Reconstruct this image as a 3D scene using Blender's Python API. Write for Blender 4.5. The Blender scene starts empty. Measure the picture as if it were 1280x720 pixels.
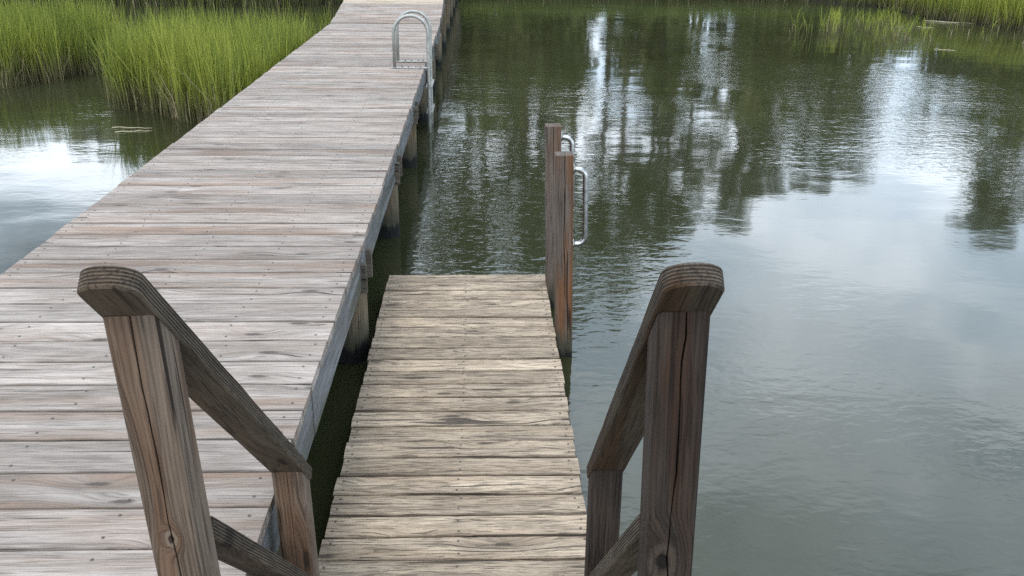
import bpy, math, random
import numpy as np
from mathutils import Vector, Matrix, noise as mnoise

# ------------------------------------------------------------------ camera, sky, sun, exposure
scene = bpy.context.scene
COL = scene.collection
random.seed(7)
rng = np.random.default_rng(7)
CAM_Z = 2.33          # metres above the water (water surface is Z = 0)
DECK_Z = 0.704        # top of the pier boards
PLAT_Z = 0.16         # top of the low platform boards

cam_data = bpy.data.cameras.new('camera')
cam = bpy.data.objects.new('camera', cam_data)
COL.objects.link(cam)
scene.camera = cam
cam_data.sensor_width = 36.0
cam_data.lens = 1150 / 1280 * 36.0
cam_data.clip_start = 0.05
cam_data.clip_end = 3000
_th, _psi, _ro = 0.3907, 0.0363, 0.0128
_f = Vector((math.sin(_psi) * math.cos(_th), math.cos(_psi) * math.cos(_th), -math.sin(_th)))
_r = Vector((math.cos(_psi), -math.sin(_psi), 0))
_u = _r.cross(_f)
_r2 = math.cos(_ro) * _r + math.sin(_ro) * _u
_u2 = -math.sin(_ro) * _r + math.cos(_ro) * _u
cam.matrix_world = Matrix(((_r2.x, _u2.x, -_f.x, 0), (_r2.y, _u2.y, -_f.y, 0),
                           (_r2.z, _u2.z, -_f.z, CAM_Z), (0, 0, 0, 1)))

SUN_EL, SUN_AZ = math.radians(58), math.radians(205)   # azimuth clockwise from +Y
sun_data = bpy.data.lights.new('sun', 'SUN')
sun_data.energy = 1.0
sun_data.angle = math.radians(16)
sun_data.color = (1.0, 0.96, 0.9)
sun = bpy.data.objects.new('sun', sun_data)
COL.objects.link(sun)
_sd = Vector((math.sin(SUN_AZ) * math.cos(SUN_EL), math.cos(SUN_AZ) * math.cos(SUN_EL), math.sin(SUN_EL)))
sun.rotation_euler = _sd.to_track_quat('Z', 'Y').to_euler()

scene.view_settings.view_transform = 'Standard'
scene.view_settings.look = 'None'
scene.view_settings.gamma = 1.0
scene.view_settings.use_curve_mapping = False
scene.view_settings.exposure = 0.8
scene.cycles.max_bounces = 8
scene.cycles.use_denoising = False      # keep the fine wood grain and the water glints crisp
scene.render.filter_size = 1.25


class NT:
    """small node-tree helper"""
    def __init__(self, tree):
        self.t = tree
        self.n = tree.nodes
        self.l = tree.links

    def node(self, typ, **kw):
        nd = self.n.new(typ)
        for k, v in kw.items():
            setattr(nd, k, v)
        return nd

    def put(self, sock, v):
        if isinstance(v, bpy.types.NodeSocket):
            self.l.new(v, sock)
        else:
            if sock.type == 'RGBA' and len(v) == 3:
                v = (*v, 1)
            sock.default_value = v

    def math(self, op, a, b=0.0, c=0.0, clamp=False):
        nd = self.node('ShaderNodeMath', operation=op, use_clamp=clamp)
        self.put(nd.inputs[0], a)
        self.put(nd.inputs[1], b)
        self.put(nd.inputs[2], c)
        return nd.outputs[0]

    def vmath(self, op, a, b=(0, 0, 0)):
        nd = self.node('ShaderNodeVectorMath', operation=op)
        self.put(nd.inputs[0], a)
        self.put(nd.inputs[1], b)
        return nd.outputs[0]

    def noise(self, vec, scale=1.0, detail=2.0, rough=0.5, dist=0.0):
        nd = self.node('ShaderNodeTexNoise')
        self.put(nd.inputs['Vector'], vec)
        nd.inputs['Scale'].default_value = scale
        nd.inputs['Detail'].default_value = detail
        nd.inputs['Roughness'].default_value = rough
        nd.inputs['Distortion'].default_value = dist
        return nd.outputs[0]

    def smooth(self, v, a, b, lo=0.0, hi=1.0):
        nd = self.node('ShaderNodeMapRange', interpolation_type='SMOOTHSTEP')
        self.put(nd.inputs[0], v)
        for i, x in enumerate((a, b, lo, hi)):
            self.put(nd.inputs[1 + i], x)
        return nd.outputs[0]

    def mix(self, fac, a, b, mode='MIX'):
        nd = self.node('ShaderNodeMix', data_type='RGBA', blend_type=mode)
        self.put(nd.inputs[0], fac)
        self.put(nd.inputs[6], a)
        self.put(nd.inputs[7], b)
        return nd.outputs[2]

    def sep(self, v):
        nd = self.node('ShaderNodeSeparateXYZ')
        self.put(nd.inputs[0], v)
        return nd.outputs

    def comb(self, x, y, z):
        nd = self.node('ShaderNodeCombineXYZ')
        for s, v in zip(nd.inputs, (x, y, z)):
            self.put(s, v)
        return nd.outputs[0]

    def bump(self, h, dist=1.0, strength=1.0):
        nd = self.node('ShaderNodeBump')
        self.put(nd.inputs['Height'], h)
        nd.inputs['Distance'].default_value = dist
        nd.inputs['Strength'].default_value = strength
        return nd.outputs[0]


# sky: Nishita with a broken layer of cloud over the whole dome
world = bpy.data.worlds.new('World')
scene.world = world
world.use_nodes = True
W = NT(world.node_tree)
W.n.clear()
_sky = W.node('ShaderNodeTexSky', sky_type='NISHITA')
_sky.sun_disc = False
_sky.sun_elevation = SUN_EL
_sky.sun_rotation = SUN_AZ
_sky.dust_density = 2.0
_dir = W.node('ShaderNodeTexCoord').outputs['Generated']
_s = W.sep(_dir)
_den = W.math('ADD', W.math('MAXIMUM', _s[2], 0.0), 0.22)
SKYZ = 1.1
_p = W.comb(W.math('DIVIDE', _s[0], _den), W.math('DIVIDE', _s[1], _den), SKYZ)
_big = W.noise(_p, 0.75, 6.0, 0.55, 0.4)
_cov = W.smooth(_big, 0.38, 0.58)
_tone = W.smooth(W.noise(_p, 2.1, 5.0, 0.6), 0.34, 0.66)
_cloud = W.mix(_tone, (12.5, 15.8, 19.4), (26.0, 28.4, 31.4))
_skycol = W.mix(W.math('MULTIPLY', _cov, 0.93), _sky.outputs[0], _cloud)
_bg = W.node('ShaderNodeBackground')
W.put(_bg.inputs[0], _skycol)
_bg.inputs[1].default_value = 0.1
W.l.new(_bg.outputs[0], W.node('ShaderNodeOutputWorld').inputs[0])


# ------------------------------------------------------------------ object helpers
def link(name, data, parent=None):
    o = bpy.data.objects.new(name, data)
    COL.objects.link(o)
    if parent is not None:
        o.parent = parent
    return o


def tag(o, label=None, cat=None, group=None, kind=None):
    if label:
        o['label'] = label
    if cat:
        o['category'] = cat
    if group:
        o['group'] = group
    if kind:
        o['kind'] = kind
    return o


def empty(name, loc, label, cat, group=None):
    o = link(name, None)
    o.location = loc
    o.empty_display_size = 0.1
    return tag(o, label, cat, group)


def mesh(name, verts, faces, mats, smooth=False, midx=None):
    m = bpy.data.meshes.new(name)
    m.from_pydata([tuple(v) for v in verts], [], faces)
    for mt in (mats if isinstance(mats, (list, tuple)) else [mats]):
        m.materials.append(mt)
    if midx is not None:
        m.polygons.foreach_set('material_index', midx)
    if smooth:
        m.polygons.foreach_set('use_smooth', [True] * len(m.polygons))
    m.update()
    return m


def set_world(o, mat):
    """place o in world space whatever its parent's translation"""
    if o.parent is not None:
        mat = Matrix.Translation(-o.parent.location) @ mat
    o.matrix_local = mat


def frame(p0, p1, face):
    """matrix whose X runs p0->p1 and whose Z is as near as possible to 'face'"""
    x = (Vector(p1) - Vector(p0)).normalized()
    z = Vector(face) - x * x.dot(Vector(face))
    z.normalize()
    y = z.cross(x)
    return Matrix(((x.x, y.x, z.x, p0[0]), (x.y, y.y, z.y, p0[1]), (x.z, y.z, z.z, p0[2]), (0, 0, 0, 1)))


def loft(rings, cap=True):
    """rings: list of equal-length point lists"""
    n = len(rings[0])
    v = [p for r in rings for p in r]
    f = []
    for i in range(len(rings) - 1):
        for k in range(n):
            a, b = i * n + k, i * n + (k + 1) % n
            f.append((a, b, b + n, a + n))
    if cap:
        f.append(tuple(range(n - 1, -1, -1)))
        f.append(tuple(range((len(rings) - 1) * n, len(rings) * n)))
    return v, f


def tube_rings(path, rad, n=10):
    path = [Vector(p) for p in path]
    rings = []
    ref = None
    for i, p in enumerate(path):
        d = (path[min(i + 1, len(path) - 1)] - path[max(i - 1, 0)]).normalized()
        if ref is None:
            ref = Vector((0, 0, 1)) if abs(d.z) < 0.9 else Vector((1, 0, 0))
        a = ref - d * d.dot(ref)
        a.normalize()
        ref = a
        b = d.cross(a)
        r = rad[i] if isinstance(rad, (list, tuple)) else rad
        rings.append([p + a * (r * math.cos(2 * math.pi * k / n)) + b * (r * math.sin(2 * math.pi * k / n)) for k in range(n)])
    return rings


def box_vf(x0, x1, y0, y1, z0, z1, b=0.0):
    """box with chamfered long edges, long axis X"""
    if b <= 0:
        b = 1e-4
    sec = [(y0 + b, z0), (y1 - b, z0), (y1, z0 + b), (y1, z1 - b), (y1 - b, z1), (y0 + b, z1), (y0, z1 - b), (y0, z0 + b)]
    return loft([[(x, y, z) for y, z in sec] for x in (x0, x1)])


# ------------------------------------------------------------------ materials
def new_mat(name):
    m = bpy.data.materials.new(name)
    m.use_nodes = True
    t = NT(m.node_tree)
    bsdf = t.n['Principled BSDF']
    return m, t, bsdf


def wood(name, light, dark, warm, warm_amt=0.35, fibre=1.0, crack=0.5, knots=0.6, var=0.25, edge_ridge=0.0,
         bump=1.0, wet=None, ring=0.5, seed=0.0, edge=None, streak=1.0, sharp=0.5, knot_at=()):
    """weathered timber; grain runs along the object's local X"""
    m, t, b = new_mat(name)
    obj = t.node('ShaderNodeTexCoord').outputs['Object']
    rnd = t.node('ShaderNodeObjectInfo').outputs['Random']
    off = t.comb(t.math('MULTIPLY_ADD', rnd, 61.0, seed), t.math('MULTIPLY', rnd, 23.7), t.math('MULTIPLY', rnd, 11.3))
    v = t.vmath('ADD', obj, off)
    s = t.sep(v)
    # knots
    kv = t.vmath('MULTIPLY', v, (1.7, 6.0, 6.0))
    vor = t.node('ShaderNodeTexVoronoi', voronoi_dimensions='2D')
    t.put(vor.inputs['Vector'], kv)
    vor.inputs['Scale'].default_value = 1.0
    kd = vor.outputs['Distance']
    kc = t.sep(vor.outputs['Color'])[0]
    has = t.math('GREATER_THAN', kc, 1.0 - 0.55 * knots)
    halo = t.math('MULTIPLY', t.smooth(kd, 0.42, 0.05), has)
    core = t.math('MULTIPLY', t.smooth(t.math('ADD', kd, t.math('MULTIPLY', t.noise(v, 90, 2), 0.05)), 0.115, 0.06), has)
    ringlight = None
    for (kx, ky, kr) in knot_at:
        so_ = t.sep(obj)
        ddx = t.math('MULTIPLY', t.math('SUBTRACT', so_[0], kx), 0.62 / kr)
        ddy = t.math('MULTIPLY', t.math('SUBTRACT', so_[1], ky), 1.0 / kr)
        dd = t.math('SQRT', t.math('ADD', t.math('MULTIPLY', ddx, ddx), t.math('MULTIPLY', ddy, ddy)))
        dd = t.math('ADD', dd, t.math('MULTIPLY', t.math('SUBTRACT', t.noise(v, 70, 3), 0.5), 0.7))
        halo = t.math('MAXIMUM', halo, t.smooth(dd, 3.2, 0.6))
        core = t.math('MAXIMUM', core, t.smooth(dd, 0.55, 0.35))
        rl = t.math('MULTIPLY', t.smooth(dd, 1.35, 0.95), t.smooth(dd, 0.45, 0.75))
        ringlight = rl if ringlight is None else t.math('MAXIMUM', ringlight, rl)
    # growth rings, bent round the knots
    warp = t.noise(t.vmath('MULTIPLY', v, (0.8, 6, 6)), 1.0, 2.0)
    rc = t.math('ADD', t.math('ADD', s[1], t.math('MULTIPLY', s[2], 0.6)), t.math('MULTIPLY', warp, 0.11))
    rc = t.math('ADD', rc, t.math('MULTIPLY', halo, 0.035))
    rings = t.math('MULTIPLY_ADD', t.math('SINE', t.math('MULTIPLY', rc, 900.0 * fibre)), 0.5, 0.5)
    rings = t.math('POWER', rings, 0.55)
    # fibres
    sway = t.math('MULTIPLY', t.math('ADD', warp, halo), 0.035)
    vs = t.comb(s[0], t.math('ADD', s[1], sway), s[2])
    med = t.noise(t.vmath('MULTIPLY', vs, (1.6 * streak, 46 * fibre, 46 * fibre)), 1.0, 6.0, 0.68)
    fine = t.noise(t.vmath('MULTIPLY', vs, (6.0 * streak, 300 * fibre, 300 * fibre)), 1.0, 3.0, 0.65)
    blot = t.noise(t.vmath('MULTIPLY', vs, (2.2, 9, 9)), 1.0, 4.0, 0.55)
    ck = t.noise(t.vmath('MULTIPLY', vs, (1.3, 62 * fibre, 62 * fibre)), 1.0, 2.0, 0.4)
    cracks = t.smooth(ck, 0.70 - 0.08 * crack, 0.735 - 0.08 * crack)
    chk = t.noise(t.vmath('MULTIPLY', vs, (4.5 * streak, 210 * fibre, 210 * fibre)), 1.0, 2.0, 0.5)
    checks = t.math('MULTIPLY', t.smooth(chk, 0.57, 0.64), sharp)
    tone = t.math('ADD', t.math('MULTIPLY', t.smooth(med, 0.30, 0.70), 0.46), t.math('MULTIPLY', t.smooth(fine, 0.32, 0.68), 0.34))
    tone = t.math('ADD', tone, t.math('MULTIPLY', rings, 0.24 * ring * 2))
    tone = t.math('ADD', tone, t.math('MULTIPLY', t.math('SUBTRACT', blot, 0.5), 1.05), clamp=True)
    col = t.mix(tone, dark, light)
    wa = t.math('MULTIPLY', t.smooth(t.noise(t.vmath('MULTIPLY', vs, (1.1, 12, 12)), 1.0, 3.0), 0.42, 0.66), warm_amt)
    wa = t.math('MULTIPLY', wa, t.math('MULTIPLY_ADD', rnd, 1.5, 0.2))
    warmc = t.mix(tone, tuple(c * 0.45 for c in warm), warm)
    col = t.mix(wa, col, warmc)
    rv = t.math('FRACT', t.math('MULTIPLY', rnd, 7.31))
    col = t.mix(1.0, col, t.mix(rv, (1 - var,) * 3, (1 + var * 0.7,) * 3), 'MULTIPLY')
    col = t.mix(t.math('MULTIPLY', halo, 0.28), col, tuple(c * 0.8 for c in dark))
    if ringlight is not None:
        col = t.mix(t.math('MULTIPLY', ringlight, 0.6), col, tuple(c * 1.15 for c in light))
    col = t.mix(t.math('MULTIPLY', core, 0.85), col, tuple(c * 0.35 for c in dark))
    col = t.mix(checks, col, tuple(c * 0.6 for c in dark))
    col = t.mix(t.math('MULTIPLY', cracks, 0.85), col, tuple(c * 0.22 for c in dark))
    h = t.math('ADD', t.math('MULTIPLY', med, 0.0022), t.math('MULTIPLY', fine, 0.0009))
    h = t.math('ADD', h, t.math('MULTIPLY', rings, 0.0004))
    h = t.math('SUBTRACT', h, t.math('MULTIPLY', cracks, 0.004))
    h = t.math('SUBTRACT', h, t.math('MULTIPLY', core, 0.002))
    h = t.math('SUBTRACT', h, t.math('MULTIPLY', checks, 0.002))
    if edge_ridge:
        so = t.sep(obj)
        zz = t.math('ADD', so[2], t.math('MULTIPLY', t.noise(t.vmath('MULTIPLY', v, (6, 14, 14)), 1.0, 2), 0.008))
        rd = t.math('MULTIPLY_ADD', t.math('SINE', t.math('MULTIPLY', zz, 980.0)), 0.5, 0.5)
        rd = t.math('POWER', rd, 0.6)
        nz = t.math('ABSOLUTE', t.sep(t.node('ShaderNodeTexCoord').outputs['Normal'])[2])
        side = t.smooth(nz, 0.75, 0.35)
        k = t.math('MULTIPLY', t.math('SUBTRACT', 1.0, rd), side)
        col = t.mix(t.math('MULTIPLY', k, 0.75 * edge_ridge), col, tuple(c * 0.35 for c in dark))
        h = t.math('SUBTRACT', h, t.math('MULTIPLY', k, 0.004 * edge_ridge))
    if edge:
        ey = t.math('ADD', t.math('ABSOLUTE', t.sep(obj)[1]), t.math('MULTIPLY', t.math('SUBTRACT', t.noise(t.vmath('MULTIPLY', v, (7, 20, 20)), 1.0, 3), 0.5), 0.016))
        col = t.mix(t.smooth(ey, edge - 0.009, edge + 0.002, 0.0, 0.6), col, tuple(c * 0.4 for c in dark))
    if wet is not None:
        # tide-mark: dark algae below a ragged line, measured along the standing member
        wx = t.math('ADD', t.sep(obj)[0], t.math('MULTIPLY', t.math('SUBTRACT', t.noise(t.vmath('MULTIPLY', v, (6, 30, 30)), 1.0, 3), 0.5), 0.16))
        col = t.mix(t.smooth(wx, wet + 0.22, wet + 0.05), col, (0.042, 0.040, 0.026))
        col = t.mix(t.smooth(wx, wet + 0.06, wet), col, (0.006, 0.007, 0.006))
    t.put(b.inputs['Base Color'], col)
    b.inputs['Roughness'].default_value = 0.82
    b.inputs['Specular IOR Level'].default_value = 0.22
    t.put(b.inputs['Normal'], t.bump(h, 1.0 * bump))
    return m


M = {}
M['pier'] = wood('pier_wood', (0.3796, 0.3346, 0.2951), (0.1303, 0.1062, 0.0871), (0.2776, 0.1965, 0.1451), 0.7, 1.0, 0.3, 0.75, 0.22, ring=0.12, edge=0.091, bump=0.7, sharp=0.5, streak=1.4)
M['new_pier'] = wood('fresh_wood', (0.4000, 0.3400, 0.2700), (0.2400, 0.1900, 0.1300), (0.3600, 0.2800, 0.1900), 0.5, 1.0, 0.1, 0.5, 0.1, ring=0.2, edge=0.091, bump=0.5)
M['plat'] = wood('platform_wood', (0.425, 0.342, 0.248), (0.105, 0.080, 0.057), (0.28, 0.205, 0.135), 0.4, 0.95, 0.7, 0.8, 0.2, bump=1.1, ring=0.2, edge=0.064, streak=2.2, sharp=0.8)
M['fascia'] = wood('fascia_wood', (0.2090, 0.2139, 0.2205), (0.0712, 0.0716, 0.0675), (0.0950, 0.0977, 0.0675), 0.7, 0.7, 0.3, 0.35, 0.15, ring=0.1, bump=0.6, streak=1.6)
M['beam'] = wood('beam_wood', (0.1300, 0.1140, 0.0880), (0.0400, 0.0323, 0.0246), (0.1000, 0.0712, 0.0440), 0.4, 0.8, 0.6, 0.3, 0.2)
M['rail'] = wood('rail_wood', (0.1319, 0.1035, 0.0734), (0.0344, 0.0254, 0.0171), (0.0861, 0.0471, 0.0235), 0.6, 0.75, -0.6, 0.5, 0.15, edge_ridge=1.0, ring=0.3, bump=0.9, sharp=0.6, streak=1.4)
M['post_a'] = wood('post_wood', (0.1584, 0.1210, 0.0896), (0.0432, 0.0295, 0.0198), (0.1200, 0.0597, 0.0296), 0.8, 0.6, 0.2, 0.6, 0.05, ring=0.8, bump=0.9, sharp=0.55, knot_at=((1.545, 0.003, 0.010),))
M['post_b'] = wood('dark_post_wood', (0.0521, 0.0382, 0.0284), (0.0092, 0.0065, 0.0046), (0.0421, 0.0188, 0.0093), 0.7, 0.65, 0.2, 0.6, 0.05, ring=0.5, seed=3.3, bump=0.9, sharp=0.6, knot_at=((1.50, 0.014, 0.024),))
M['post_c'] = wood('handle_post_wood', (0.1260, 0.1053, 0.0878), (0.0360, 0.0267, 0.0202), (0.1350, 0.0648, 0.0302), 0.75, 0.7, 0.3, 0.5, 0.12, wet=0.36, ring=0.4, bump=0.9)
M['pile'] = wood('pile_wood', (0.1625, 0.1290, 0.0878), (0.0513, 0.0404, 0.0234), (0.1283, 0.0871, 0.0438), 0.5, 0.5, 0.5, 0.3, 0.15, wet=0.42, ring=0.2)


def simple(name, col, rough=0.5, metal=0.0, spec=0.5, spot=None):
    m, t, b = new_mat(name)
    c = col
    if spot:
        obj = t.node('ShaderNodeTexCoord').outputs['Object']
        c = t.mix(t.smooth(t.noise(obj, spot[0], 5, 0.6), 0.42, 0.66), col, spot[1])
    t.put(b.inputs['Base Color'], c)
    b.inputs['Roughness'].default_value = rough
    b.inputs['Metallic'].default_value = metal
    b.inputs['Specular IOR Level'].default_value = spec
    return m


M['nail'] = simple('nail_steel', (0.06, 0.045, 0.035), 0.6, 0.3)
M['alu'] = simple('ladder_aluminium', (0.29, 0.29, 0.265), 0.42, 0.4, 0.5, (14, (0.20, 0.20, 0.18)))
M['steel'] = simple('stainless_steel', (0.42, 0.42, 0.41), 0.3, 1.0, 0.5, (30, (0.27, 0.27, 0.26)))
M['algae'] = simple('wet_algae', (0.012, 0.016, 0.009), 0.6, 0, 0.3, (40, (0.03, 0.036, 0.015)))
M['mud'] = simple('marsh_mud', (0.016, 0.015, 0.010), 0.9, 0, 0.1, (3, (0.009, 0.009, 0.006)))
M['straw'] = simple('dead_straw', (0.34, 0.31, 0.2), 0.7, 0, 0.3, (20, (0.22, 0.2, 0.12)))
M['bark'] = simple('pine_bark', (0.085, 0.06, 0.045), 0.9, 0, 0.2, (6, (0.045, 0.034, 0.028)))


def leafy(name, a, c2, tip=None, trans=0.3):
    m, t, b = new_mat(name)
    at = t.node('ShaderNodeAttribute', attribute_name='tint')
    s = t.sep(at.outputs['Vector'])          # x: blade random, y: height fraction, z: dead flag
    col = t.mix(s[0], a, c2)
    if tip is not None:
        col = t.mix(t.smooth(s[1], 0.02, 0.55), tip, col)
    col = t.mix(s[2], col, (0.30, 0.25, 0.15))
    t.put(b.inputs['Base Color'], col)
    b.inputs['Roughness'].default_value = 0.55
    b.inputs['Specular IOR Level'].default_value = 0.25
    tr = t.node('ShaderNodeBsdfTranslucent')
    t.put(tr.inputs[0], col)
    mx = t.node('ShaderNodeMixShader')
    mx.inputs[0].default_value = trans
    t.l.new(b.outputs[0], mx.inputs[1])
    t.l.new(tr.outputs[0], mx.inputs[2])
    t.l.new(mx.outputs[0], t.n['Material Output'].inputs[0])
    return m


M['grass'] = leafy('cordgrass', (0.06, 0.095, 0.014), (0.29, 0.31, 0.05), (0.11, 0.105, 0.045), 0.35)
M['grass_far'] = leafy('far_cordgrass', (0.05, 0.08, 0.018), (0.17, 0.20, 0.045), (0.07, 0.075, 0.03), 0.3)
M['needles'] = leafy('pine_needles', (0.07, 0.078, 0.028), (0.15, 0.16, 0.055), None, 0.4)
M['leaves'] = leafy('shrub_leaves', (0.075, 0.085, 0.028), (0.16, 0.17, 0.055), None, 0.25)

# water
def water_mat():
    m, t, b = new_mat('creek_water')
    obj = t.node('ShaderNodeTexCoord').outputs['Object']
    patch = t.smooth(t.noise(t.vmath('MULTIPLY', obj, (0.30, 0.22, 1)), 1.0, 2.0, 0.5, 0.6), 0.40, 0.62)
    n1 = t.noise(t.vmath('MULTIPLY', obj, (4.0, 7.5, 1)), 1.0, 2.0, 0.5, 0.5)
    n2 = t.noise(t.vmath('MULTIPLY', obj, (11, 19, 1)), 1.0, 2.0, 0.5, 0.3)
    n3 = t.noise(t.vmath('MULTIPLY', obj, (0.9, 1.3, 1)), 1.0, 1.0)
    h1 = t.math('MULTIPLY', n1, t.math('MULTIPLY_ADD', patch, 0.0046, 0.0006))
    h2 = t.math('MULTIPLY', n2, t.math('MULTIPLY_ADD', patch, 0.0024, 0.0002))
    h = t.math('ADD', t.math('ADD', h1, h2), t.math('MULTIPLY', n3, 0.006))
    silt = t.noise(t.vmath('MULTIPLY', obj, (0.5, 0.5, 1)), 1.0, 3.0)
    t.put(b.inputs['Base Color'], t.mix(t.smooth(silt, 0.3, 0.7), (0.0172, 0.0195, 0.0082), (0.0225, 0.0250, 0.0125)))
    b.inputs['Roughness'].default_value = 0.06
    b.inputs['IOR'].default_value = 1.333
    t.put(b.inputs['Normal'], t.bump(h, 1.0))
    return m


M['water'] = water_mat()

# ------------------------------------------------------------------ the setting: water, marsh ground
tag(link('water', mesh('water', [(-600, -300, 0), (600, -300, 0), (600, 900, 0), (-600, 900, 0)], [(0, 1, 2, 3)], M['water'])), kind='structure')


def ground_patch(name, pts, top=0.05, skirt=0.35, seed=1):
    """low mud bank: polygon rim under water, inner polygon just above it, roughened"""
    c = Vector((sum(p[0] for p in pts) / len(pts), sum(p[1] for p in pts) / len(pts)))
    dense = []
    for i, p in enumerate(pts):
        q = pts[(i + 1) % len(pts)]
        n = max(2, int(math.hypot(q[0] - p[0], q[1] - p[1]) / 0.4))
        n = min(n, 60)
        dense += [(p[0] + (q[0] - p[0]) * k / n, p[1] + (q[1] - p[1]) * k / n) for k in range(n)]
    rings = []
    for inset, z in ((0.0, -0.25), (0.10, -0.02), (skirt, top)):
        r = []
        for (x, y) in dense:
            d = Vector((c.x - x, c.y - y))
            L = max(d.length, 1e-3)
            w = mnoise.noise((x * 1.3, y * 1.3, seed)) * 0.18
            r.append((x + d.x / L * (inset + w), y + d.y / L * (inset + w), z + (mnoise.noise((x * 2.1, y * 2.1, seed + 5)) * 0.03 if z > 0 else 0)))
        rings.append(r)
    v, f = loft(rings)
    o = link(name, mesh(name, v, f, M['mud']))
    tag(o, kind='structure')
    return o


SHORE = [(-60, 28), (-14, 24.3), (-9, 23.8), (-5.2, 23.9), (-3.2, 25.0), (-1, 27.6), (2, 27.4), (6, 27.1), (9.2, 26.9), (10.7, 25.2),
         (11.0, 22.3), (11.8, 20.3), (13.5, 19.6), (18, 19.0), (60, 21)]
ground_patch('marsh_ground', SHORE + [(500, 700), (-500, 700)], 0.03, 0.5)
BANK_L = [(-14, 12.4), (-10, 12.3), (-7.6, 12.35), (-6.5, 12.75), (-6.0, 13.35), (-5.75, 13.9), (-5.4, 14.6), (-6.5, 15.9), (-14, 16.6)]
BANK_P = [(-4.85, 12.9), (-4.75, 12.0), (-4.1, 11.2), (-3.3, 10.55), (-2.75, 10.2), (-2.42, 10.4), (-2.42, 12.2), (-2.5, 13.4), (-3.1, 13.9), (-4.6, 13.9)]
ground_patch('mud_bank', BANK_L, 0.03, 0.3, 3)
ground_patch('mud_bank', BANK_P, 0.03, 0.3, 4)


# ------------------------------------------------------------------ wide pier
def board_mesh(name, L, w, t, mat, n=14, wob=0.0025, nails=(), seed=0, endrag=0.004):
    """plank along local X, top at z=0, edges uneven and eased; nail heads as small raised dots"""
    r = random.Random(seed)
    rings = []
    ph = r.uniform(0, 50)
    for i in range(n + 1):
        x = -L / 2 + L * i / n
        a = mnoise.noise((x * 2.3 + ph, 1.7, 0)) * wob * 2
        b = mnoise.noise((x * 2.3 + ph, 9.7, 0)) * wob * 2
        cup = mnoise.noise((x * 1.1 + ph, 5.1, 0)) * 0.0015
        y0, y1 = -w / 2 + a, w / 2 + b
        e = 0.0035
        ex = 0
        if i == 0 or i == n:
            ex = r.uniform(-endrag, endrag)
        ys = [(y0, -e * 1.3), (y0 + e, -0.0004), (0, cup), (y1 - e, -0.0004), (y1, -e * 1.3), (y1, -t), (y0, -t)]
        rings.append([(x + ex + (r.uniform(-1, 1) * endrag * 0.5 if i in (0, n) else 0), y, z) for y, z in ys])
    v, f = loft(rings)
    f = [tuple(reversed(q)) for q in f]
    mi = [0] * len(f)
    for (nx, ny) in nails:
        nx += r.uniform(-0.008, 0.008)
        ny += r.uniform(-0.008, 0.008)
        base = len(v)
        R_ = 0.0052
        for k in range(6):
            v.append((nx + R_ * math.cos(k * math.pi / 3), ny + R_ * math.sin(k * math.pi / 3), 0.0018))
        f.append(tuple(range(base, base + 6)))
        mi.append(1)
    return mesh(name, v, f, [mat, M['nail']], midx=mi)


PX0, PX1 = -2.268, -0.623
PITCH = 0.1875
pier = empty('pier', (-1.45, 6.0, 0), 'long wide silver-grey plank pier on round piles running to the far shore', 'pier')
LP = PX1 - PX0
nail_x = (-LP / 2 + 0.05, -LP / 2 + 0.40, 0.02, LP / 2 - 0.42, LP / 2 - 0.05)
nails_p = [(x, s * 0.05) for x in nail_x for s in (-1, 1)]
pier_meshes = [board_mesh('pier_board', LP, 0.1810, 0.038, M['pier'], 14, 0.0022, nails_p, 100 + k) for k in range(8)]
fresh_meshes = [board_mesh('fresh_board', LP, 0.183, 0.038, M['new_pier'], 6, 0.001, nails_p, 300 + k, 0.002) for k in range(3)]
RAMP_Y, RAMP_A, TAN_Y, TOP_Y = 14.4, math.radians(7.0), 15.78, 19.2


def deck_at(y):
    """(height, slope) of the pier walkway"""
    if y < RAMP_Y:
        return DECK_Z, 0.0
    if y < TOP_Y:
        return DECK_Z + (y - RAMP_Y) * math.tan(RAMP_A), RAMP_A
    return DECK_Z + (TOP_Y - RAMP_Y) * math.tan(RAMP_A), 0.0


y = 4.142 - 0.0935 - PITCH * 36       # board centres, in phase with the photograph's joints
r = random.Random(5)
while y < 31.5:
    z, a = deck_at(y)
    fresh = y > TAN_Y
    me = r.choice(fresh_meshes if fresh else pier_meshes)
    o = link('board', me, pier)
    flip = math.pi if r.random() < 0.5 else 0.0
    mat = (Matrix.Translation((0.5 * (PX0 + PX1) + r.uniform(-0.004, 0.004), y, z + r.uniform(-0.0022, 0.0022)))
           @ Matrix.Rotation(a, 4, 'X') @ Matrix.Rotation(flip + r.uniform(-0.0012, 0.0012), 4, 'Z'))
    set_world(o, mat @ Matrix.Diagonal((1, r.uniform(0.972, 1.006), 1, 1)))
    y += PITCH * (math.cos(a) if a else 1.0)


def timber(name, p0, p1, face, w, t, mat, parent, b=0.004, n=1):
    """squared timber from p0 to p1; w across, t along 'face'; p0-p1 is its centre line"""
    L = (Vector(p1) - Vector(p0)).length
    v, f = box_vf(0, L, -w / 2, w / 2, -t / 2, t / 2, b)
    o = link(name, mesh(name, v, f, mat), parent)
    set_world(o, frame(p0, p1, face))
    return o


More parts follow.
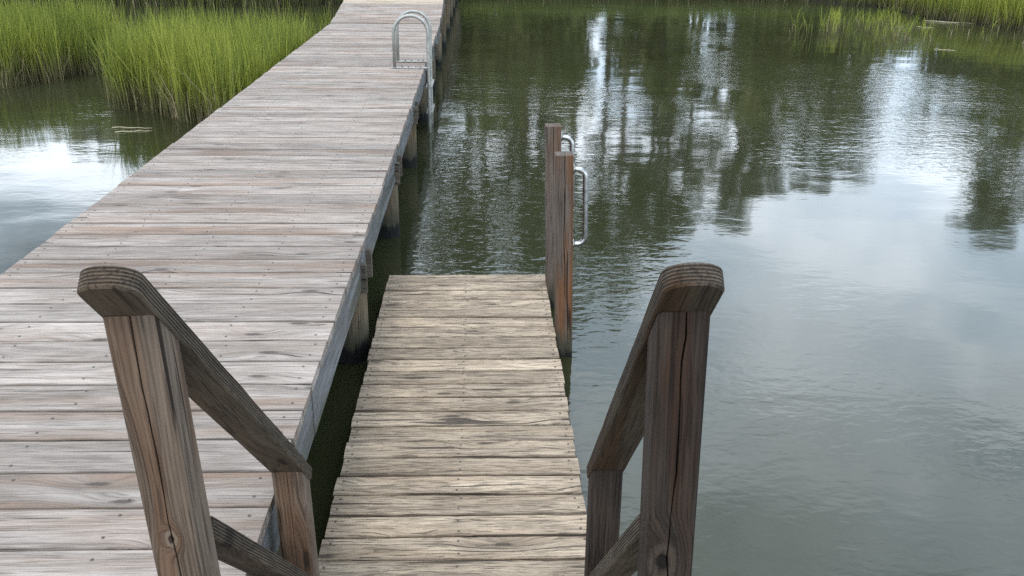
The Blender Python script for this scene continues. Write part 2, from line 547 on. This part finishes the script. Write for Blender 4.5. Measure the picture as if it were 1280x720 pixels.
# fascia boards along both sides, in butted lengths; joists inside
segs = [(-2.6, 0.9), (0.9, 3.05), (3.05, 6.7), (6.7, 10.55), (10.55, RAMP_Y)]
for side, xf, fn in ((1, PX1 - 0.009 - 0.019, (1, 0, 0)), (-1, PX0 + 0.009 + 0.019, (-1, 0, 0))):
    for k, (a, b) in enumerate(segs):
        dx = 0.003 * (k % 2) * side
        timber('fascia', (xf - dx, a + 0.002, DECK_Z - 0.041 - 0.1), (xf - dx, b - 0.002, DECK_Z - 0.041 - 0.1), fn, 0.20, 0.038, M['fascia'], pier)
    for (a, b) in ((RAMP_Y + 0.01, TOP_Y), (TOP_Y, 31.5)):
        za, zb = deck_at(a)[0], deck_at(b)[0]
        timber('fascia', (xf, a, za - 0.145), (xf, b, zb - 0.145), fn, 0.20, 0.038, M['fascia'], pier)
for xj in (-1.9, -1.44, -1.0):
    timber('joist', (xj, -2.6, DECK_Z - 0.138), (xj, RAMP_Y, DECK_Z - 0.138), (1, 0, 0), 0.19, 0.038, M['beam'], pier)

# pile bents
pr = random.Random(11)
PILE_R = 0.092


def pile_mesh(seed, L):
    rr = random.Random(seed)
    rings = []
    for i in range(15):
        x = L * i / 14
        rad = PILE_R * (1.04 - 0.05 * i / 14)
        rings.append([(x, (rad + mnoise.noise((x * 2.5, k * 0.9, seed)) * 0.005) * math.cos(k * math.pi / 10),
                       (rad + mnoise.noise((x * 2.5, k * 0.9, seed + 9)) * 0.005) * math.sin(k * math.pi / 10)) for k in range(20)])
    v, f = loft(rings)
    return mesh('pile', v, f, M['pile'], smooth=True)


bents = [2.58 + 2.075 * k for k in range(-2, 14)]
for k, yb in enumerate(bents):
    z, a = deck_at(yb)
    top = z - 0.245 if a == 0 else z - 0.27
    for s, xp in ((1, PX1 - PILE_R - 0.002), (-1, PX0 + PILE_R + 0.002)):
        o = link('pile', pile_mesh(20 + 2 * k + (s > 0), top + 0.35 + pr.uniform(-0.004, 0.0)), pier)
        lean = pr.uniform(-0.006, 0.006)
        set_world(o, frame((xp + lean, yb + pr.uniform(-0.02, 0.02), -0.35), (xp - lean, yb, top), (0, -1, 0)))
    for dy in (-0.115, 0.115):
        ext = pr.uniform(0.012, 0.026)
        timber('beam', (PX0 - 0.03, yb + dy, z - 0.1885), (PX1 + ext, yb + dy, z - 0.1885), (0, 1, 0), 0.165, 0.038, M['beam'], pier)

# ------------------------------------------------------------------ low platform beside the pier
FX0, FX1 = -0.588, 0.408
FP = 0.1335
plat = empty('low_platform', (-0.09, 4.0, 0), 'low narrow platform of rough tan planks just above the water', 'dock')
LF = FX1 - FX0
nails_f = [(x, s * 0.034) for x in (-LF / 2 + 0.03, 0.0, LF / 2 - 0.03) for s in (-1, 1)]
plat_meshes = [board_mesh('platform_board', LF, 0.1270, 0.036, M['plat'], 16, 0.0032, nails_f, 500 + k, 0.005) for k in range(8)]
y = 5.50 - FP / 2
r = random.Random(8)
while y > 2.36:
    o = link('board', r.choice(plat_meshes), plat)
    flip = math.pi if r.random() < 0.5 else 0.0
    set_world(o, Matrix.Translation((0.5 * (FX0 + FX1) + r.uniform(-0.004, 0.004), y, PLAT_Z + r.uniform(-0.003, 0.003)))
              @ Matrix.Rotation(r.uniform(-0.006, 0.006), 4, 'Y') @ Matrix.Rotation(flip + r.uniform(-0.002, 0.002), 4, 'Z') @ Matrix.Diagonal((1, r.uniform(0.965, 1.01), 1, 1)))
    y -= FP
for xj in (FX0 + 0.022, -0.09, FX1 - 0.010):
    timber('joist', (xj, 2.30, PLAT_Z - 0.04 - 0.095), (xj, 5.49, PLAT_Z - 0.04 - 0.095), (1, 0, 0), 0.18, 0.038, M['algae'], plat)

# ------------------------------------------------------------------ handle posts on the platform's edge
def loft_post(name, L, w, d, mat, parent, m4, top_cut=0.0, crack=None, n=44, rnd=0.006, seed=0, mirror=1):
    """squared post along local X with eased corners and a drying crack down the face that looks along +Z"""
    rings = []
    h, q = w / 2, d / 2
    for i in range(n + 1):
        x = L * i / n
        wob = mnoise.noise((x * 3.1, seed, 2.2)) * 0.0015
        cx, cw, cd = 0.0, 0.0003, 0.0005
        if crack:
            x0, x1, width, depth, amp = crack
            u = (x - x0) / (x1 - x0)
            if 0 < u < 1:
                e = min(1.0, 6 * u, 2.2 * (1 - u)) if x1 < L else min(1.0, 6 * u)
                cw = 0.0003 + width * e * (0.6 + 0.5 * mnoise.noise((x * 9, seed, 4)))
                cd = 0.0005 + depth * e
            cx = amp * (mnoise.noise((x * 4.2, seed + 3, 0)) + 0.35 * mnoise.noise((x * 15, seed + 3, 0)))
        sec = [(-h + rnd, -q), (h - rnd, -q), (h, -q + rnd), (h, q - rnd), (h - rnd, q), (cx + cw, q + wob), (cx, q - cd), (cx - cw, q + wob),
               (-h + rnd, q), (-h, q - rnd), (-h, -q + rnd)]
        ring = []
        for yy, zz in sec:
            xx = x
            if top_cut and i > n - 8:
                k = (i - (n - 8)) / 8
                xx = x - k * (q - zz) * top_cut
            ring.append((xx, yy, zz))
        rings.append(ring)
    v, f = loft(rings)
    o = link(name, mesh(name, v, f, mat), parent)
    set_world(o, m4)
    return o


def tube(name, path, rad, mat, parent, n=12):
    v, f = loft(tube_rings(path, rad, n))
    if parent is not None:
        v = [Vector(p) - parent.location for p in v]
    return link(name, mesh(name, v, f, mat, smooth=True), parent)


def arc(c, r_, a0, a1, n, ax, ay):
    return [Vector(c) + Vector(ax) * (r_ * math.cos(a0 + (a1 - a0) * k / n)) + Vector(ay) * (r_ * math.sin(a0 + (a1 - a0) * k / n)) for k in range(n + 1)]


def handle_post(base, top, label, w, hz0, hz1, seed, crack):
    e = empty('handle_post', base, label, 'post', 'square posts with steel handles at the edge of the low platform')
    b = Vector(base) + Vector((0, 0, -0.35))
    d = (Vector(top) - Vector(base)).normalized()
    b = Vector(base) - d * 0.35
    L = (Vector(top) - b).length
    loft_post('shaft', L, w, w, M['post_c'], e, frame(b, top, (0, -1, 0)), 0.0, crack, seed=seed)
    # tube handle on the side facing the open water
    def side(z):
        return Vector(base) + d * ((z - base[2]) / d.z) + Vector((w / 2, 0, 0))
    lo, hi, out, rb = side(hz0), side(hz1), 0.068, 0.045
    X, Z = Vector((1, 0, 0)), Vector((0, 0, 1))
    path = [hi - X * 0.004, hi + X * (out - rb)]
    path += arc(hi + X * (out - rb) - Z * rb, rb, math.pi / 2, 0, 8, X, Z)[1:]
    path += arc(lo + X * (out - rb) + Z * rb, rb, 0, -math.pi / 2, 8, X, Z)
    path += [lo - X * 0.004]
    hd = tube('grab_handle', path, 0.0145, M['steel'], e)
    for p in (lo, hi):
        fl = tube('flange', [p + X * 0.0005, p + X * 0.006], 0.028, M['steel'], e)
        fl.parent = hd
    return e


handle_post((0.466, 4.675, 0), (0.432, 4.675, 1.158), 'split orange-brown square post with steel handle, the one set back from the platform end', 0.092, 0.66, 1.075, 5, (0.7, 1.52, 0.0035, 0.03, 0.006))
handle_post((0.457, 5.36, 0), (0.424, 5.36, 1.158), 'grey square post with steel handle at the far corner of the low platform', 0.092, 0.66, 1.085, 6, (1.2, 1.52, 0.002, 0.02, 0.004))

# ------------------------------------------------------------------ boarding ladder on the pier
lad = empty('swim_ladder', (-0.76, 10.45, DECK_Z), 'pale grey metal boarding ladder with two hooped handrails on the pier edge', 'ladder')
for yh in (10.25, 10.70):
    xl, xr, rt = -0.942, -0.572, 0.018
    rad = (xr - xl) / 2
    zc = 1.262 - rad
    path = [Vector((xl, yh, DECK_Z + 0.006)), Vector((xl, yh, zc))]
    path += arc((xl + rad, yh, zc), rad, math.pi, 0, 18, (1, 0, 0), (0, 0, 1))[1:]
    path += [Vector((xr, yh, DECK_Z)), Vector((xr, yh, 0.3)), Vector((xr, yh, -0.5))]
    tube('hoop', path, rt, M['alu'], lad)
    v, f = box_vf(xl - 0.035, xr - 0.012, yh - 0.028, yh + 0.028, DECK_Z + 0.004, DECK_Z + 0.014, 0.002)
    v = [Vector(p) - lad.location for p in v]
    pl = link('base_plate', mesh('base_plate', v, f, M['alu']), lad)
    for bx in (-0.86, -0.79, -0.71, -0.66):
        tube('bolt', [(bx, yh, DECK_Z + 0.013), (bx, yh, DECK_Z + 0.022)], 0.009, M['nail'], lad, 6).parent = pl
for zz in (0.50, 0.22, -0.06):
    v, f = box_vf(-0.605, -0.535, 10.25, 10.70, zz - 0.012, zz + 0.012, 0.003)
    v = [Vector(p) - lad.location for p in v]
    link('step', mesh('step', v, f, M['alu']), lad)

# ------------------------------------------------------------------ stairs and their handrails
SLOPE = math.atan2(0.875, 0.852)
stairs = empty('dock_stairs', (-0.1, 1.9, 0), 'short wooden stairs between the two handrails, leading down to the low platform', 'stairs')
for k, (yy, zz) in enumerate(((1.62, 0.57), (1.87, 0.43), (2.12, 0.295))):
    for dy in (-0.065, 0.065):
        o = link('tread', plat_meshes[(2 * k + (dy > 0)) % 8], stairs)
        set_world(o, Matrix.Translation((-0.105, yy + dy, zz)) @ Matrix.Diagonal((0.80, 0.95, 1, 1)))
for xs in (-0.49, 0.285):
    timber('stringer', (xs, 1.46, 0.50), (xs, 2.28, 0.05), (1, 0, 0), 0.19, 0.036, M['beam'], stairs)


def rail_mesh(name, L, w, t, mat):
    """flat plank, near end (x=0) with rounded corners; eased edges"""
    R_ = 0.042
    out = []
    for k in range(7):
        a = math.pi - k * (math.pi / 2) / 6
        out.append((R_ + R_ * math.cos(a) * 0.9, w / 2 - R_ + R_ * math.sin(a)))
    for k in range(1, 13):
        out.append((R_ + (L - R_) * k / 12, w / 2 + mnoise.noise((k * 0.7, 3, 0)) * 0.002))
    for k in range(12, 0, -1):
        out.append((R_ + (L - R_) * k / 12, -w / 2 + mnoise.noise((k * 0.7, 8, 0)) * 0.002))
    for k in range(7):
        a = -math.pi / 2 - k * (math.pi / 2) / 6
        out.append((R_ + R_ * math.cos(a) * 0.9, -w / 2 + R_ + R_ * math.sin(a)))
    e = 0.004
    def shrink(s):
        return [(x + (s if x < 0.02 else (-s if x > L - 1e-6 else 0)), yy - math.copysign(s, yy)) for x, yy in out]
    rings = [[(x, yy, 0) for x, yy in shrink(e)], [(x, yy, e) for x, yy in out], [(x, yy, t - e) for x, yy in out], [(x, yy, t) for x, yy in shrink(e)]]
    v, f = loft(rings)
    f = [tuple(reversed(q)) for q in f]
    return mesh(name, v, f, mat)


def handrail(xn_top, xn_bot, xf_top, xf_bot, yn, yf, zn, zf, matn, matf, label, seed, over):
    e = empty('stair_handrail', (xn_bot, yn, 0), label, 'handrail', 'handrails of the stairs')
    w = 0.089
    ct = math.tan(SLOPE)
    # near post: top point given on its front face
    nt, nb = Vector((xn_top, yn + w / 2, zn)), Vector((xn_bot, yn + w / 2, -0.3))
    ft, fb = Vector((xf_top, yf + w / 2, zf)), Vector((xf_bot, yf + w / 2, -0.3))
    loft_post('post', (nt - nb).length, w, w, matn, e, frame(nb, nt, (0, -1, 0)), ct, (0.75, 3.0, 0.0022, 0.02, 0.011), seed=seed)
    loft_post('post', (ft - fb).length, w, w, matf, e, frame(fb, ft, (0, -1, 0)), ct, (0.3, 3.0, 0.0006, 0.012, 0.006), seed=seed + 4)
    # top rail lies on the cut post tops
    d = (Vector((xf_top, yf, zf)) - Vector((xn_top, yn, zn))).normalized()
    up = Vector((0, math.sin(SLOPE), math.cos(SLOPE)))
    s = Vector((xn_top, yn, zn)) - d * over[0] + up * 0.001
    t_ = Vector((xf_top, yf, zf)) + d * over[1] + up * 0.001
    o = link('top_rail', rail_mesh('top_rail', (t_ - s).length, 0.100, 0.04, M['rail']), e)
    set_world(o, frame(s, t_, up))
    # mid rail between the posts
    drop = Vector((0, 0, -over[2]))
    a = Vector((xn_top + (xn_bot - xn_top) * 0.25, yn + w, zn - w * ct)) + drop
    b = Vector((xf_top + (xf_bot - xf_top) * 0.25, yf, zf)) + drop
    timber('mid_rail', a, b, up, 0.089, 0.04, M['rail'], e, 0.004)
    return e


handrail(-0.587, -0.515, -0.561, -0.54, 1.416, 2.267, 1.697, 0.823, M['post_a'], M['post_a'],
         'weathered grey-brown stair handrail beside the wide pier', 3, (0.12, 0.12, 0.40))
handrail(0.339, 0.395, 0.365, 0.372, 1.39, 2.24, 1.714, 0.838, M['post_b'], M['post_b'],
         'dark weathered stair handrail over the open water', 9, (0.115, 0.12, 0.40))


# ------------------------------------------------------------------ marsh grass
def inside(poly, x, y):
    c = np.zeros(len(x), bool)
    n = len(poly)
    for i in range(n):
        x0, y0 = poly[i]
        x1, y1 = poly[(i + 1) % n]
        cond = ((y0 > y) != (y1 > y)) & (x < (x1 - x0) * (y - y0) / (y1 - y0 + 1e-12) + x0)
        c ^= cond
    return c


def grass(name, poly, dens, h, width, mat, label, dead=0.05, lean=0.16, clump=0.6, z=0.0, avoid=None):
    poly = np.array(poly, float)
    x0, y0 = poly.min(0)
    x1, y1 = poly.max(0)
    n = int((x1 - x0) * (y1 - y0) * dens)
    bx, by = rng.uniform(x0, x1, n), rng.uniform(y0, y1, n)
    # tufts: pull blades together
    nt = max(8, n // 14)
    tx, ty = rng.uniform(x0, x1, nt), rng.uniform(y0, y1, nt)
    idx = rng.integers(0, nt, n)
    use = rng.random(n) < clump
    bx = np.where(use, tx[idx] + rng.normal(0, 0.06, n), bx)
    by = np.where(use, ty[idx] + rng.normal(0, 0.06, n), by)
    jx = np.array([mnoise.noise((float(a) * 2.6, float(b) * 2.6, 1.0)) for a, b in zip(bx, by)])
    jy = np.array([mnoise.noise((float(a) * 2.6, float(b) * 2.6, 7.0)) for a, b in zip(bx, by)])
    k = inside([tuple(p) for p in poly], bx + 0.30 * jx, by + 0.42 * jy)
    if avoid:
        k &= ~((bx > avoid[0]) & (bx < avoid[1]))
    bx, by, idx = bx[k], by[k], idx[k]
    n = len(bx)
    th = rng.normal(1.0, 0.12, nt)[idx]
    big = np.array([0.5 + 0.5 * mnoise.noise((float(a) * 0.8, float(b) * 0.8, 3.3)) for a, b in zip(bx, by)])
    H = h * th * (0.72 + 0.28 * rng.random(n)) * (0.86 + 0.28 * big)
    isdead = rng.random(n) < dead
    H = np.where(isdead, H * rng.uniform(0.25, 0.7, n), H)
    ang = rng.uniform(0, 2 * np.pi, n)
    tl = rng.normal(0, 0.06, (nt, 2))[idx]
    L = np.minimum(np.abs(rng.normal(0, lean, n)) * np.where(isdead, 2.6, 1.0), 0.75)
    dx, dy = np.cos(ang) * L + tl[:, 0], np.sin(ang) * L + tl[:, 1]
    wa = rng.uniform(0, 2 * np.pi, n)
    wx, wy = np.cos(wa), np.sin(wa)
    wd = width * rng.uniform(0.6, 1.25, n)
    lev = ((0.0, 0.8), (0.4, 1.0), (0.75, 0.62), (1.0, 0.0))
    V = np.zeros((n, 7, 3), np.float32)
    T = np.zeros((n, 7, 3), np.float32)
    rnd = np.clip(0.9 * rng.random(n) + 0.7 * big - 0.3, 0, 1)
    j = 0
    for u, ww in lev:
        cx = bx + dx * H * u ** 1.9
        cy = by + dy * H * u ** 1.9
        cz = z + H * (u - 0.10 * np.hypot(dx, dy) * u ** 2)
        for sgn in ((-1, 1) if ww > 0 else (0,)):
            V[:, j, 0] = cx + sgn * wx * wd * ww * 0.5
            V[:, j, 1] = cy + sgn * wy * wd * ww * 0.5
            V[:, j, 2] = cz
            T[:, j, 0] = rnd
            T[:, j, 1] = u
            T[:, j, 2] = isdead
            j += 1
    base = (np.arange(n) * 7)[:, None]
    quads = np.concatenate([base + np.array([0, 1, 3, 2]), base + np.array([2, 3, 5, 4])], 1).reshape(-1, 4)
    tris = base + np.array([4, 5, 6])
    me = bpy.data.meshes.new(name)
    me.vertices.add(n * 7)
    me.vertices.foreach_set('co', V.ravel())
    nl = len(quads) * 4 + len(tris) * 3
    me.loops.add(nl)
    me.loops.foreach_set('vertex_index', np.concatenate([quads.ravel(), tris.ravel()]).astype(np.int32))
    npoly = len(quads) + len(tris)
    me.polygons.add(npoly)
    st = np.concatenate([np.arange(len(quads)) * 4, len(quads) * 4 + np.arange(len(tris)) * 3]).astype(np.int32)
    me.polygons.foreach_set('loop_start', st)
    me.update(calc_edges=True)
    at = me.attributes.new('tint', 'FLOAT_VECTOR', 'POINT')
    at.data.foreach_set('vector', T.ravel())
    me.materials.append(mat)
    me.validate()
    return tag(link(name, me), label, 'grass', None, 'stuff')


grass('marsh_grass', BANK_P, 1250, 1.02, 0.0095, M['grass'], 'tall bright green marsh grass growing against the side of the pier', 0.13, avoid=(-2.36, -0.5))
grass('sparse_reeds', [(-4.4, 13.7), (-2.45, 13.3), (-2.45, 17.5), (-3.2, 16.2)], 130, 0.8, 0.010, M['grass'], 'thin reeds in dark water between the tall grass and the pier ramp', 0.05, avoid=(-2.36, -0.5))
grass('marsh_grass', BANK_L, 1050, 1.02, 0.0095, M['grass'], 'tall bright green marsh grass on the bank across the notch from the pier', 0.16)
grass('marsh_grass', [(-24, 25.2), (-14, 24.2), (-9, 23.7), (-5.2, 23.8), (-3.0, 25.2), (-3.0, 27.6), (-24, 28.2)], 320, 1.0, 0.016, M['grass_far'],
      'strip of dark green marsh grass on the far shore behind the tall grass', 0.05)
grass('marsh_grass', [(-0.9, 27.4), (2, 27.2), (6, 26.9), (9.4, 26.7), (10.9, 25.1), (11.2, 28.5), (6, 30), (-0.9, 30.5)], 420, 0.62, 0.014, M['grass_far'],
      'low green marsh grass along the far shore past the end of the pier', 0.06)
grass('marsh_grass', [(10.9, 27.0), (10.75, 25.0), (10.9, 22.2), (11.7, 20.25), (13.5, 19.5), (18, 18.9), (19, 22), (13, 25), (10.5, 28)], 520, 0.92, 0.013, M['grass'],
      'tall green marsh grass on the bank with a dark muddy foot across the open water', 0.07)
grass('sparse_reeds', [(6.3, 19.1), (7.2, 18.5), (8.4, 18.1), (9.1, 18.3), (9.6, 20.0), (9.6, 21.9), (8.4, 21.6), (6.9, 20.4)], 48, 0.50, 0.012, M['grass'],
      'sparse green reeds standing in open water off the far bank', 0.10, 0.30, 0.75)
grass('sparse_reeds', [(9.3, 18.2), (11.5, 17.8), (12.5, 19.2), (11.0, 20.6), (9.8, 20.2)], 9, 0.42, 0.016, M['grass'],
      'a few scattered thin reed stems in the water beside the muddy-footed bank', 0.25, 0.5, 0.5)


def stalk(p0, p1, rad, label):
    p0, p1 = Vector(p0), Vector(p1)
    path = [p0.lerp(p1, k / 6) + Vector((0, 0.02 * math.sin(k), 0.004 * math.sin(2 * k))) for k in range(7)]
    v, f = loft(tube_rings([p - p0 for p in path], [rad * (1 - 0.5 * k / 6) for k in range(7)], 6))
    o = link('dead_reed_stalk', mesh('dead_reed_stalk', v, f, M['straw'], smooth=True))
    o.location = p0
    return tag(o, label, 'reed stalk')


stalk((-4.14, 10.37, 0.008), (-3.70, 10.40, 0.004), 0.006, 'pale dead reed stalk floating straight beside the pier grass')
stalk((-4.02, 10.14, 0.008), (-3.66, 10.27, 0.004), 0.007, 'slightly bent dead reed stalk floating askew beside the pier grass')
stalk((10.45, 22.1, 0.01), (11.65, 21.5, 0.01), 0.012, 'long pale reed stalk floating at the foot of the muddy-footed bank')
stalk((8.45, 17.30, 0.004), (8.8, 17.2, 0.004), 0.008, 'pale reed stalk floating off the sparse reeds')
stalk((9.7, 20.9, 0.01), (10.05, 20.8, 0.005), 0.010, 'short reed stalk floating between the sparse reeds and the bank')


# ------------------------------------------------------------------ trees on the far shore (seen mirrored in the water)
def clump_faces(cs, per, size, rg):
    """many small tilted leaf quads round the given centres: (x, y, z, radius)"""
    V, T = [], []
    for (cx, cy, cz, rr) in cs:
        shade = rg.random()
        k = per
        d = rg.normal(0, 1, (k, 3))
        d /= np.linalg.norm(d, axis=1)[:, None]
        p = np.array([cx, cy, cz]) + d * (rr * rg.random(k) ** 0.45)[:, None] * np.array([1, 1, 0.62])
        a = rg.normal(0, 1, (k, 3))
        a /= np.linalg.norm(a, axis=1)[:, None]
        b = np.cross(a, rg.normal(0, 1, (k, 3)))
        b /= np.linalg.norm(b, axis=1)[:, None] + 1e-9
        s = size * rg.uniform(0.6, 1.3, k)[:, None]
        q = np.stack([p - a * s - b * s * 0.4, p + a * s - b * s * 0.4, p + a * s + b * s * 0.4, p - a * s + b * s * 0.4], 1)
        V.append(q.reshape(-1, 3))
        tt = np.zeros((k * 4, 3))
        tt[:, 0] = np.clip(np.repeat(rg.random(k) * 0.5 + shade * 0.5, 4), 0, 1)
        tt[:, 1] = 1
        T.append(tt)
    return np.concatenate(V), np.concatenate(T)


def leaf_mesh(name, V, T, mat):
    n = len(V) // 4
    me = bpy.data.meshes.new(name)
    me.from_pydata(V.tolist(), [], np.arange(n * 4).reshape(-1, 4).tolist())
    at = me.attributes.new('tint', 'FLOAT_VECTOR', 'POINT')
    at.data.foreach_set('vector', T.astype(np.float32).ravel())
    me.materials.append(mat)
    return me


def pine_variant(seed, H, low=0.40, spread=2.4, nlim=17):
    rg = np.random.default_rng(seed)
    rr = random.Random(seed)
    bend = [rr.uniform(-0.3, 0.3), rr.uniform(-0.3, 0.3)]
    path = [Vector((bend[0] * math.sin(k / 10 * 3), bend[1] * math.sin(k / 10 * 2.2), H * k / 10)) for k in range(11)]
    v, f = loft(tube_rings(path, [0.20 * (1 - 0.082 * k) + 0.02 for k in range(11)], 8))
    cs = []
    nl = rr.randint(nlim - 2, nlim + 2)
    for i in range(nl):
        u = low + (1 - low) * (i / (nl - 1)) ** 0.9
        z = H * u
        ph = i * 2.4 + rr.uniform(-0.5, 0.5)
        ln = spread * (1 - 0.75 * abs(u - low - 0.15) / 0.5) * rr.uniform(0.55, 1.2)
        ln = max(0.35, ln)
        p0 = path[min(10, int(u * 10))] * 1.0
        p0.z = z
        p1 = p0 + Vector((math.cos(ph) * ln, math.sin(ph) * ln, ln * rr.uniform(0.05, 0.4)))
        lv, lf = loft(tube_rings([p0, p0.lerp(p1, 0.5) + Vector((0, 0, 0.08)), p1], [0.05, 0.035, 0.015], 5))
        o_ = len(v)
        v += lv
        f += [tuple(a + o_ for a in q) for q in lf]
        for s in (0.45, 0.75, 1.0):
            c = p0.lerp(p1, s)
            cs.append((c.x + rr.uniform(-.3, .3), c.y + rr.uniform(-.3, .3), c.z + rr.uniform(0, .3), rr.uniform(0.45, 0.9)))
    cs.append((path[-1].x, path[-1].y, H, 0.5))
    V, T = clump_faces(cs, 60, 0.18, rg)
    return mesh('pine_trunk', v, f, M['bark'], smooth=True), leaf_mesh('pine_crown', V, T, M['needles'])


def shrub_variant(seed):
    rg = np.random.default_rng(seed)
    rr = random.Random(seed)
    v, f, cs = [], [], []
    for i in range(6):
        ph, ln = i * 1.05 + rr.uniform(-.3, .3), rr.uniform(1.4, 2.6)
        p1 = Vector((math.cos(ph) * ln * 0.55, math.sin(ph) * ln * 0.55, ln))
        lv, lf = loft(tube_rings([Vector((0, 0, -0.1)), p1 * 0.5 + Vector((0, 0, 0.2)), p1], [0.06, 0.04, 0.015], 5))
        o_ = len(v)
        v += lv
        f += [tuple(a + o_ for a in q) for q in lf]
        for s in (0.35, 0.6, 0.85, 1.0):
            c = p1 * s
            cs.append((c.x + rr.uniform(-.5, .5), c.y + rr.uniform(-.5, .5), c.z + rr.uniform(-.2, .4), rr.uniform(0.5, 0.9)))
    V, T = clump_faces(cs, 60, 0.16, rg)
    return mesh('shrub_stems', v, f, M['bark'], smooth=True), leaf_mesh('shrub_foliage', V, T, M['leaves'])


pines = [pine_variant(40, 15.0), pine_variant(41, 15.0, 0.3, 2.2, 20), pine_variant(42, 15.0, 0.45, 2.7), pine_variant(43, 15.0, 0.55, 2.0, 14), pine_variant(44, 15.0, 0.5, 2.0, 14)]
shrubs = [shrub_variant(70 + k) for k in range(4)]
tr_ = random.Random(21)


def place(name, var, parts, loc, sc, label, cat, group):
    e = empty(name, loc, label, cat, group)
    e.rotation_euler = (0, 0, tr_.uniform(0, 6.28))
    e.scale = sc
    for pn, me in zip(parts, var):
        link(pn, me, e)
    return e


# (bearing, distance, height, variant); bearing is in units of 1/1243 radian right of the pier's axis
for i, (px, Y, h, kv) in enumerate(((-136, 47, 15, 0), (-60, 44, 16.5, 2), (-14, 46, 17.5, 1), (8, 50, 17, 2), (58, 45, 17.5, 1), (84, 52, 19, 0), (136, 46, 17.5, 3),
                                    (170, 55, 19, 4), (202, 45, 16.5, 3), (236, 53, 17, 4), (262, 47, 14.5, 1), (290, 54, 15.5, 0), (345, 46, 12.5, 2), (376, 50, 12.5, 1), (412, 46, 11.0, 0),
                                    (450, 52, 12.0, 1), (488, 46, 10.5, 2), (520, 49, 10.8, 0), (716, 45, 13.0, 2), (760, 47, 13.5, 0), (-266, 52, 8.5, 0), (-376, 55, 8.0, 1), (-486, 53, 8.5, 2), (-586, 55, 8.0, 0))):
    X = px / 1243 * Y
    s = h / 15.0
    wdt = tr_.uniform(0.85, 1.1) * (s ** 0.5)
    place('pine_tree', pines[kv], ('trunk', 'crown'), (X, Y, 0.0), (wdt, wdt, s), ('low pine on the shore behind the tall marsh grass' if h < 10 else 'pine standing apart beyond the muddy-footed bank' if px > 600 else 'tall pine with a long bare trunk mirrored in the creek' if kv > 2 else 'tall full-crowned pine mirrored in the creek past the end of the pier' if h > 14 else 'shorter full-crowned pine mirrored off the low far-shore grass'), 'tree', 'pines on the far shore')
for i in range(44):
    px = -20 + 31 * i + tr_.uniform(-14, 14)
    if 592 < px < 660 or 725 < px < 815 or 880 < px < 945 or 1150 < px < 1250:
        continue
    Y = tr_.uniform(36, 41)
    s = tr_.uniform(1.1, 2.3)
    place('shore_shrub', shrubs[i % 4], ('stems', 'foliage'), ((px - 606) / 1243 * Y, Y, 0.0), (s * 0.8, s * 0.8, s), ('leafy shrub on the shore behind the tall marsh grass' if px < 560 else 'leafy shrub on the shore beyond the muddy-footed bank' if px > 1000 else 'leafy shrub under the tall pines past the end of the pier'), 'shrub', 'shrubs on the far shore')
